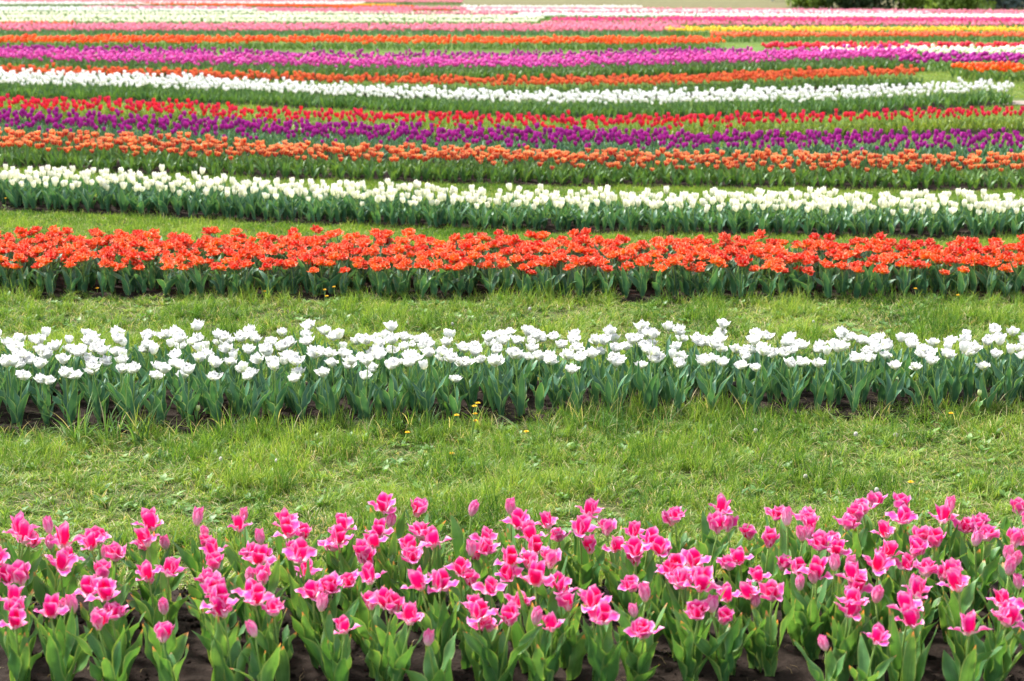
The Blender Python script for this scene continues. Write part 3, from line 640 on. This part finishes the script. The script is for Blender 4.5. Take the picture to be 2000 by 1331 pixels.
def scatter_grass(name, xr, ylo, yhi, dens, sources, sc, label, patch=1.0, keep=None, zs=(.5, 1.3)):
    """random points between two curves ylo(x), yhi(x)"""
    xs = np.linspace(xr[0], xr[1], 200); area = np.trapezoid(np.maximum(yhi(xs)-ylo(xs), 0), xs) if hasattr(np, 'trapezoid') else np.trapz(np.maximum(yhi(xs)-ylo(xs), 0), xs)
    mxh = np.max(yhi(xs)-ylo(xs)); n = int(dens*(xr[1]-xr[0])*mxh)
    x = rng.uniform(xr[0], xr[1], n); y = ylo(x) + rng.random(n)*mxh; k = y < yhi(x); x = x[k]; y = y[k]
    px, _ = proj(x, y, 0*x); k = (px > -150) & (px < 2150); x = x[k]; y = y[k]
    nz = fbm(x*1.9, y*1.9, 3); k = rng.random(len(x)) < np.clip(.12+nz*1.9, 0, 1)
    x = x[k]; y = y[k]; nz = nz[k]; n = len(x)
    big = fbm(x*3.1+40, y*3.1, 3)
    s = rng.uniform(sc[0], sc[1], n); sz = s*(zs[0] + (zs[1]-zs[0])*np.clip((big-.25)*2.2, 0, 1))
    P = np.stack([x, y, terrain(x, y)], -1)
    rot = np.stack([rng.uniform(-.15, .15, n), rng.uniform(-.15, .15, n), rng.uniform(0, 6.28, n)], -1)
    L_ = len(sources); wts = rng.random(n) + (big-.45)*1.1; sp = 2 if L_ > 5 else 0
    idx = np.clip(sp + (wts*(L_-sp)).astype(int), sp, L_-1)
    if sp: q = rng.random(n); idx = np.where(q < .05, 0, np.where(q < .13, 1, idx))
    print(name, n)
    return scatter(name, P, rot, np.stack([s, s, sz], -1), idx, sources, kind='stuff', label=label, category='grass')
gm = [M['grass']]
def rosette():
    mb = MB()
    for i in range(9): mb.add(blade(U_(.025, .055), U_(.012, .02), i*.7+U_(-.3, .3), U_(20, 60), U_(-10, 20), 1, rho=.03, a=1.2, b=.6, nu=3, nv=5, twist=U_(-.5, .5), z0=U_(0, .025)))
    return mb.mesh('weed_rosette', [M['weed']])
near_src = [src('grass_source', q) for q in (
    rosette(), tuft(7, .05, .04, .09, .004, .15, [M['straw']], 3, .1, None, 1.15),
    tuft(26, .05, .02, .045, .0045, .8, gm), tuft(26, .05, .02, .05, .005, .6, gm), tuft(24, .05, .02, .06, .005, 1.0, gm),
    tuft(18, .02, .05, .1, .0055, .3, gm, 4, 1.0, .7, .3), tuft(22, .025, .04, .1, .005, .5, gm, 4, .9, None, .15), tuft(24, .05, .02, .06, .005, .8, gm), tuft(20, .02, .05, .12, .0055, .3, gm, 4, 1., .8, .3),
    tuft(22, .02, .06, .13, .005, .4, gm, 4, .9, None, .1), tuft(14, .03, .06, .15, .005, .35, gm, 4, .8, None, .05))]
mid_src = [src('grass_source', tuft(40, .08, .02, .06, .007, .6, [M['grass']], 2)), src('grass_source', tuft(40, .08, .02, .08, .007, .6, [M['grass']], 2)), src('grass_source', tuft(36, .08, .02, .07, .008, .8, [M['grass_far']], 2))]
far_src = [src('grass_source', tuft(50, .22, .03, .08, .016, .6, [M['grass_far']], 2)), src('grass_source', tuft(50, .22, .03, .09, .016, .7, [M['grass_far']], 2))]
p_, w_, o_, c_, s_, u_, r_, wf = [B[k_] for k_ in ('pink', 'white', 'orange', 'cream', 'stripe', 'purple', 'red', 'white_far')]
scatter_grass('lawn_grass', (-3.4, 3.4), lambda x: p_.yb(x)+.05, lambda x: w_.yf(x)-.04+.2*sm(x, -2.4, .2)+.22*(fbm(x*2.5, 3+0*x, 3)-.4), 800, near_src, (.75, 1.25), 'green grass strip between the pink and the white tulips')
edge_src = [src('grass_source', tuft(18, .03, .08, .18, .0055, .4, gm, 4, .9)), src('grass_source', tuft(12, .03, .1, .24, .006, .45, gm, 5, 1.0)), src('grass_source', tuft(20, .03, .06, .14, .005, .5, gm, 4, .9)), src('grass_source', tuft(12, .02, .1, .22, .007, .3, [M['weedgrass']], 5, 1.0, .8, .2))]
scatter_grass('edge_grass', (-3.6, 3.8), lambda x: w_.yf(x)-.28, lambda x: w_.yf(x)+.0+.16*sm(x, -1.5, .5)+.1*(fbm(x*3, 7+0*x, 3)-.4), 130, edge_src, (.6, 1.2), 'long ragged grass leaning over the front edge of the white tulip bed')
scatter_grass('edge_grass', (-4.8, 4.8), lambda x: o_.yf(x)-.2, lambda x: o_.yf(x)+.08+.1*(fbm(x*3, 17+0*x, 3)-.4), 70, edge_src, (.45, .8), 'ragged grass leaning over the front edge of the ruffled orange tulip bed')
scatter_grass('edge_grass', (-6.2, 6.2), lambda x: c_.yf(x)-.2, lambda x: c_.yf(x)+.1+.1*(fbm(x*3, 27+0*x, 3)-.4), 50, edge_src, (.45, .75), 'ragged grass leaning over the front edge of the cream tulip bed')
scatter_grass('lawn_grass', (-4.8, 4.8), lambda x: w_.yb(x)+.03, lambda x: o_.yf(x)+.05+.2*(fbm(x*2.5, 9+0*x, 3)-.4), 480, near_src, (.85, 1.35), 'green grass strip between the white and the ruffled orange tulips')
scatter_grass('lawn_grass', (-6.2, 6.2), lambda x: o_.yb(x)+.02, lambda x: c_.yf(x)+.03, 300, mid_src, (.8, 1.3), 'green grass strip between the ruffled orange and the cream tulips')
scatter_grass('lawn_grass', (-7.5, 7.5), lambda x: c_.yb(x)+.02, lambda x: s_.yf(x)+.03, 200, mid_src, (.9, 1.4), 'green grass strip between the cream and the striped tulips')
scatter_grass('lawn_grass', (-9.5, 9.5), lambda x: u_.yb(x)+.05, lambda x: r_.yf(x)-.05, 120, mid_src, (1, 1.5), 'green grass strip between the purple and the red tulips')
scatter_grass('lawn_grass', (-11.5, 11.5), lambda x: r_.yb(x)+.05, lambda x: wf.yf(x)-.05, 45, far_src, (.9, 1.3), 'green grass strip between the red and the far white tulips')
def far_y(x): return np.full_like(np.asarray(x, float), 46.0)
pe = B['peach']; mg = B['magenta']
scatter_grass('lawn_grass', (-14.5, 14.5), lambda x: np.where(x < pe.fx[-1], pe.yb(x)+.1, wf.yb(x)+.3), lambda x: mg.yf(x)-.1, 30, far_src, (.8, 1.1), 'green grass strip in front of the magenta tulips', zs=(.4, .8))
def yy(px_, py_):
    x_, y_ = unproj(np.linspace(XL, XR, 80), np.interp(np.linspace(XL, XR, 80), px_, py_)); return lambda x: np.interp(x, x_, y_)
scatter_grass('lawn_grass', (-22, 22), yy([0, 700, 1450, 1500, 2000], [121, 133, 123, 120, 115]), yy([0, 2000], [103, 103]), 9, far_src, (.9, 1.1), 'green grass strip in front of the bright orange tulips', zs=(.3, .6))
scatter_grass('lawn_grass', (-26, 26), yy([0, 2000], [92, 92]), yy([0, 1390, 1400, 2000], [74, 74, 87, 87]), 6, far_src, (.9, 1.1), 'green grass strip behind the bright orange tulips', zs=(.3, .6))

# ------------------------------------------------------------------ small growing things on the lawn
def wtuft(n, R, h0, h1, wd, lean): return tuft(n, R, h0, h1, wd, lean, [M['weedgrass']], 5, .9)
tufts = [(150, 868, 60, .07, .2, .34, .011, .75, 'broad-bladed grass clump spilling over the soil at the left end'), (215, 862, 40, .06, .16, .3, .01, .7, 'broad-bladed grass clump against the soil, just right of the leftmost clump'),
 (270, 872, 22, .05, .2, .36, .01, .8, 'long leaning grass blades crossing the dark soil at left'), (555, 958, 70, .05, .08, .16, .005, .35, 'dark fine grass tuft standing behind the pink tulips'),
 (345, 905, 60, .06, .06, .14, .006, .5, 'deep green grass tuft on the lawn left of center'), (830, 845, 34, .06, .14, .26, .008, .5, 'upright grass clump beside the dandelion plant'), (760, 850, 20, .06, .1, .22, .008, .5, 'thin grass clump at the soil edge left of the dandelions'),
 (1060, 862, 60, .08, .1, .2, .006, .45, 'bright fine grass tuft right of the dandelion plant'), (1195, 850, 60, .09, .16, .3, .006, .55, 'tall yellowish grass clump under the white tulips'), (1290, 850, 44, .09, .14, .26, .006, .6, 'tall grass clump right of the yellowish clump'),
 (1480, 850, 40, .09, .14, .24, .006, .6, 'wispy tall grass clump before the white tulips right of center'), (1610, 925, 70, .06, .08, .16, .006, .5, 'green grass hummock on the right lawn'), (1260, 985, 30, .05, .08, .16, .006, .7, 'ragged grass tuft behind the pink tulips right of center'),
 (1760, 860, 40, .08, .12, .2, .006, .6, 'tall grass clump before the white tulips far right'), (1120, 1010, 40, .06, .06, .14, .006, .7, 'low grass tuft behind the pink tulips at center'), (860, 1020, 80, .08, .06, .12, .005, .4, 'fine soft grass hummock just behind the pink tulips')]
for (px_, py_, n_, R_, a_, b_, wd_, ln_, lab) in tufts:
    x_, y_ = unproj(px_, py_); obj('grass_clump', wtuft(n_, R_, a_, b_, wd_, ln_), None, (float(x_), float(y_), float(terrain(x_, y_))), label=lab, category='grass clump')
def disc_flower():
    mb = MB()
    for ring, (n_, L_, t0) in enumerate(((14, .019, 8), (12, .015, 30), (8, .01, 60))):
        for i in range(n_): mb.add(blade(L_, .005, 6.28*i/n_+ring*.2, t0, t0-5, 1, r0=.001, rho=.02, nu=2, nv=3))
    return mb.mesh('dandelion_head', [M['yellowfl']])
def dandelion(px_, py_, heads, lab, nleaf=6, hs=(.05, .12)):
    x_, y_ = unproj(px_, py_); r = obj('dandelion', None, None, (float(x_), float(y_), float(terrain(x_, y_))), label=lab, category='dandelion')
    for i in range(nleaf): child('leaf', MB().add(blade(U_(.07, .12), .024, i*6.28/nleaf+U_(-.3, .3), U_(20, 50), U_(-10, 10), 1, rho=.04, a=1.3, b=.8, ruf=.006, k=5, nu=3, nv=9)).mesh('dandelion_leaf', [M['weed']]), r)
    for i in range(heads):
        q = U_(0, 6.28); h = U_(*hs)*1.3; l = U_(.1, .5)*h; p = [(0, 0, 0), (.5*l*math.cos(q), .5*l*math.sin(q), h*.6), (l*math.cos(q), l*math.sin(q), h)]
        st = child('stem', MB().add(tube(p, .0022, 5)).mesh('dandelion_stem', [M['stem']]), r)
        f = child('flower', disc_flower(), st); f.location = p[2]; f.scale = (.95,)*3
dandelion(920, 868, 5, 'dandelion plant with five yellow heads at the edge of the white tulip bed', 10, (.1, .2))
for px_, py_, n_, lab in [(635, 600, 2, 'pair of yellow dandelions on grass in front of the red-orange bed, left of center'), (655, 592, 1, 'small dandelion just right of the dandelion pair'), (515, 585, 1, 'single dandelion at the soil edge of the red-orange bed'),
        (190, 578, 1, 'single dandelion under the red-orange tulips at left'), (785, 872, 1, 'low dandelion in the lawn left of the five-headed plant'), (888, 912, 1, 'orange-yellow dandelion low in the lawn at center'), (1042, 880, 1, 'dandelion in the lawn right of the five-headed plant'),
        (412, 418, 2, 'dandelions at the front edge of the cream bed, left'), (438, 417, 3, 'dandelion cluster at the front edge of the cream bed'), (455, 415, 1, 'dandelion right of the cluster before the cream bed'), (520, 420, 1, 'small dandelion before the cream bed'),
        (1790, 597, 1, 'dandelion before the red-orange bed at right'), (1872, 598, 1, 'dandelion before the red-orange bed far right'), (12, 408, 1, 'dandelion at the left end of the cream bed'), (1780, 985, 1, 'dandelion on the lawn behind the pink tulips at right'), (1855, 842, 1, 'dandelion under the white tulips at right')]:
    dandelion(px_, py_, n_, lab, 5)
def puff():
    mb = MB(); mb.add(tube([(0, 0, 0), (.004, 0, .06), (.006, .002, .1)], .002, 5), 1)
    for i in range(46):
        z = 1-2*(i+.5)/46; q = i*2.4; r_ = math.sqrt(1-z*z); d = np.array((r_*math.cos(q), r_*math.sin(q), z)); c = np.array((.006, .002, .105))
        mb.add(tube([c, c+d*.017], [.0006, .004], 4), 0)
    return mb.mesh('dandelion_clock', [M['fluff'], M['stem']])
pf = puff()
for px_, py_, lab in [(428, 918, 'white seed head on the lawn left of center'), (540, 922, 'small white seed head right of the first one'), (1745, 868, 'white seed head on the right lawn near the white tulips'), (1480, 860, 'white seed head at the edge of the tall grass'), (1668, 868, 'seed head in the right lawn among tall blades'),
                       (1578, 950, 'white seed head low on the right lawn'), (1035, 618, 'white seed head beyond the white tulips'), (882, 648, 'seed head beyond the white tulips left of center'), (1595, 640, 'seed head beyond the white tulips at right'), (670, 434, 'white seed head before the cream bed'), (1712, 980, 'seed head rising behind the pink tulips at right')]:
    x_, y_ = unproj(px_, py_); o = obj('seed_head', pf, None, (float(x_), float(y_), float(terrain(x_, y_))-.03), label=lab, category='seed head'); o.rotation_euler = (U_(-.3, .3), U_(-.3, .3), U_(0, 6)); o.scale = (.7, .7, .85)
# green tulip buds low among the white ones
def bud(px_, py_, h, lab):
    x_, y_ = unproj(px_, py_); r = obj('tulip_bud', None, None, (float(x_), float(y_), float(bed_z(x_, y_))), label=lab, category='tulip bud')
    sg, top = stem_geo(h, .01, .003); child('stem', MB().add(sg).mesh('bud_stem', [M['stem']]), r)
    mb = MB()
    for p in cup(.036, .026, 5, 6): mb.add(p)
    f = child('bud', mb.mesh('green_bud', [M['greenbud']]), r); f.location = top
    for lf in leaves(3, .14, .03, (70, 20), nu=5, nv=8): child('leaf', MB().add(lf).mesh('tulip_leaf', [M['leaf_fresh']]), r)
M['greenbud'] = petal_mat('green_bud', [(0, (.3, .45, .1)), (.5, (.5, .6, .2)), (1, (.75, .78, .5))], (.6, .68, .35), .6, .2)
bud(385, 838, .09, 'small green bud low in front of the white tulips, left'); bud(875, 822, .09, 'pale bud low in front of the white tulips at center'); bud(1022, 818, .1, 'slim green bud low among the white tulips'); bud(1908, 820, .13, 'large green bud in front of the white tulips at right')
# soil crumbs
def crumb():
    bm = lathe([(.2, -.3), (.9, -.1), (1, .3), (.6, .75), (.1, .9)], 6); V = bm[0]*rng.uniform(.75, 1.25, bm[0].shape); return MB().add((V, bm[1], bm[2])).mesh('soil_crumb', [M['soil']])
cs = [src('crumb_source', crumb()) for _ in range(4)]
for key, n_ in (('pink', 9000), ('white', 9000)):
    b = B[key]; x = rng.uniform(b.fx[0], b.fx[-1], n_); y = b.yf(x)-.12 + rng.random(n_)*(b.yb(x)-b.yf(x)+.2)
    s_c = rng.gamma(1.6, .0028, n_)+.002; prof = .02
    scatter('soil_crumbs', np.stack([x, y, terrain(x, y)+.017], -1), rng.uniform(0, 6, (n_, 3)), np.stack([s_c]*3, -1), rng.integers(0, 4, n_), cs, kind='stuff', label=f'dark soil crumbs lying on the {key} tulip bed', category='soil')
lt_src = [src('litter_source', tuft(1, .001, .04, .12, .003, .05, [M['straw']], 4, .1, None, 1.4)) for _ in range(3)]
for key, n_ in (('pink', 260), ('white', 420), ('orange', 300)):
    b = B[key]; x = rng.uniform(b.fx[0], b.fx[-1], n_); y = b.yf(x)-.1 + rng.random(n_)*(b.yb(x)-b.yf(x)+.1)
    scatter('straw_litter', np.stack([x, y, terrain(x, y)+.035], -1), np.stack([rng.uniform(-.1, .1, n_), rng.uniform(-.1, .1, n_), rng.uniform(0, 6.28, n_)], -1), np.full((n_, 3), .8), rng.integers(0, 3, n_), lt_src, kind='stuff', label=f'dry straw bits lying on the soil of the {key} tulip bed', category='litter')
# ------------------------------------------------------------------ dirt patch and trees at the far edge
x_, y_ = unproj(np.array([1955, 2150, 2150, 1975]), np.array([208, 208, 200, 200]))
o = obj('dirt_path', mesh_from('dirt_path', np.stack([x_, y_, terrain(x_, y_)+.03], -1), [(0, 1, 2, 3)], None, [plain_mat('grey_dirt', (.24, .2, .17), .95, 0, .2, 4)]), kind='structure')
def crown_mesh(cx, n, mat, size, lobes=9):
    """leaf clusters spread through the volume of several lobes; cx = (rx, ry, z0, z1)"""
    rx, ry, z0, z1 = cx; C_ = []
    for i in range(lobes): C_.append((rng.uniform(-.55, .55)*rx, rng.uniform(-.55, .55)*ry, rng.uniform(z0+.1*(z1-z0), z1-.15*(z1-z0)), rng.uniform(.35, .55)))
    C_ = np.array(C_); k = rng.integers(0, lobes, n); d = rng.normal(0, 1, (n, 3)); d /= np.linalg.norm(d, axis=1)[:, None]
    rr = rng.random(n)**.4; s_ = C_[k, 3]*rr
    P = np.stack([C_[k, 0]+d[:, 0]*s_*rx, C_[k, 1]+d[:, 1]*s_*ry, np.maximum(C_[k, 2]+d[:, 2]*s_*(z1-z0)*.55, z0+rng.random(n)*.3)], -1)
    a_ = rng.normal(0, 1, (n, 3)); a_ /= np.linalg.norm(a_, axis=1)[:, None]; b_ = np.cross(a_, rng.normal(0, 1, (n, 3))); b_ /= np.linalg.norm(b_, axis=1)[:, None]
    q = size*rng.uniform(.6, 1.3, n)[:, None]
    V = np.stack([P-a_*q, P-b_*q*.6, P+a_*q, P+b_*q*.6], 1).reshape(-1, 3); u = np.repeat(rng.random(n), 4)
    return mesh_from('crown', V, [(4*i, 4*i+1, 4*i+2, 4*i+3) for i in range(n)], np.stack([u, np.tile([0, .5, 1, .5], n)], -1), [mat], None, False)
def foliage(name, a_, b_, c_): return grass_mat(name, [a_, b_, c_], tuple(q*1.25 for q in c_), .08, .3)
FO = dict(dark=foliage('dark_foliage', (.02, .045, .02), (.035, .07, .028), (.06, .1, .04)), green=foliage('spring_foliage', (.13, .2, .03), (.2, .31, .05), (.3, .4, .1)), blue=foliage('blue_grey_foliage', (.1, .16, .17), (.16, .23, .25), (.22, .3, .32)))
BK = dict(dark=plain_mat('dark_bark', (.05, .04, .035), .9, 0, .4, 6), pale=plain_mat('pale_bark', (.45, .43, .38), .8, 0, .3, 6))
def tree(px_, py_, kind, h, rx, z0, bark, lab, cat='tree', tr=.14):
    if z0 == 0: py_ += 9; rx *= 1.15
    x_, y_ = unproj(px_, py_); r = obj(cat.replace(' ', '_') if cat != 'tree' else {'dark': 'evergreen_tree', 'green': 'leafy_tree', 'blue': 'blue_grey_tree'}[kind], None, None, (float(x_), float(y_), float(terrain(x_, y_))), label=lab, category=cat)
    tk = MB(); tk.add(tube([(0, 0, -.1), (.05, 0, h*.3), (-.05, .1, h*.6), (.05, .05, h*.85)], [tr*1.25, tr, tr*.7, tr*.3], 8))
    for i in range(7):
        q = i*2.4; z = h*(.3+.07*i); tk.add(tube([(0, 0, z), (math.cos(q)*rx*.35, math.sin(q)*rx*.35, z+h*.1), (math.cos(q)*rx*.7, math.sin(q)*rx*.7, z+h*.16)], [tr*.5, tr*.3, tr*.1], 5))
    child('trunk', tk.mesh('trunk', [BK[bark]]), r); child('crown', crown_mesh((rx, rx, z0, h), int(2600*max(1, h/5)), FO[kind], .16, 12), r)
for a_ in [(1572, 14, 'green', 7, 3.2, .9, 'dark', 'leafy tree with dark leaning trunk at the far edge of the field', 'tree', .17), (1508, 3, 'green', 8, 2.6, 1.2, 'pale', 'pale-trunked tree on the dry grass bank, leftmost of the trees', 'tree', .1),
           (1650, 9, 'dark', 5, 2.0, 0, 'dark', 'dark evergreen left of the pale post-like trunk', 'tree', .12), (1705, 10, 'dark', 6, 2.2, 0, 'dark', 'dark evergreen in the middle of the far tree line', 'tree', .12), (1757, 11, 'dark', 4, 1.6, 0, 'dark', 'smallest dark evergreen, touching the green bushes', 'tree', .12),
           (1733, 15.5, 'green', 8, 2.2, 2.2, 'pale', 'thin pale-trunked tree before the dark evergreens', 'tree', .1), (1862, 17, 'green', 8, 2.2, 2.2, 'pale', 'thin pale-trunked tree before the green bushes', 'tree', .1),
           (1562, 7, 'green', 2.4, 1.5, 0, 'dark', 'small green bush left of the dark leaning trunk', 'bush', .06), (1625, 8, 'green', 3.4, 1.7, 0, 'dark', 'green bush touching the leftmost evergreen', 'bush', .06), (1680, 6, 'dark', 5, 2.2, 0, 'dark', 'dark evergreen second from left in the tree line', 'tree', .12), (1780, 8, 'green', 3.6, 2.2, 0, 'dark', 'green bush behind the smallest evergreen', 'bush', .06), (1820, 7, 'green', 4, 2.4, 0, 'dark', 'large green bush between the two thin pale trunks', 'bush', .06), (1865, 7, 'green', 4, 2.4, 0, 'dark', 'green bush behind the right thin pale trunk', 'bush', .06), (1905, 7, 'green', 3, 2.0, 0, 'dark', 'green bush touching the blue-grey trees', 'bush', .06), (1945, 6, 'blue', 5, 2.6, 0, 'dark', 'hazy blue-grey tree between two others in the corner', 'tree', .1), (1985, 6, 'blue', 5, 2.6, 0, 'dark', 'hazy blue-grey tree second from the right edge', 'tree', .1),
           (1598, 8, 'green', 3, 1.6, 0, 'dark', 'pale green bush beside the dark leaning trunk', 'bush', .06), (1800, 12, 'green', 3.4, 1.9, 0, 'dark', 'green bush right of the evergreens', 'bush', .06), (1840, 13, 'green', 3, 1.8, 0, 'dark', 'green bush behind the second thin pale trunk', 'bush', .06), (1888, 13, 'green', 3.2, 1.8, 0, 'dark', 'rightmost green bush before the blue-grey trees', 'bush', .06),
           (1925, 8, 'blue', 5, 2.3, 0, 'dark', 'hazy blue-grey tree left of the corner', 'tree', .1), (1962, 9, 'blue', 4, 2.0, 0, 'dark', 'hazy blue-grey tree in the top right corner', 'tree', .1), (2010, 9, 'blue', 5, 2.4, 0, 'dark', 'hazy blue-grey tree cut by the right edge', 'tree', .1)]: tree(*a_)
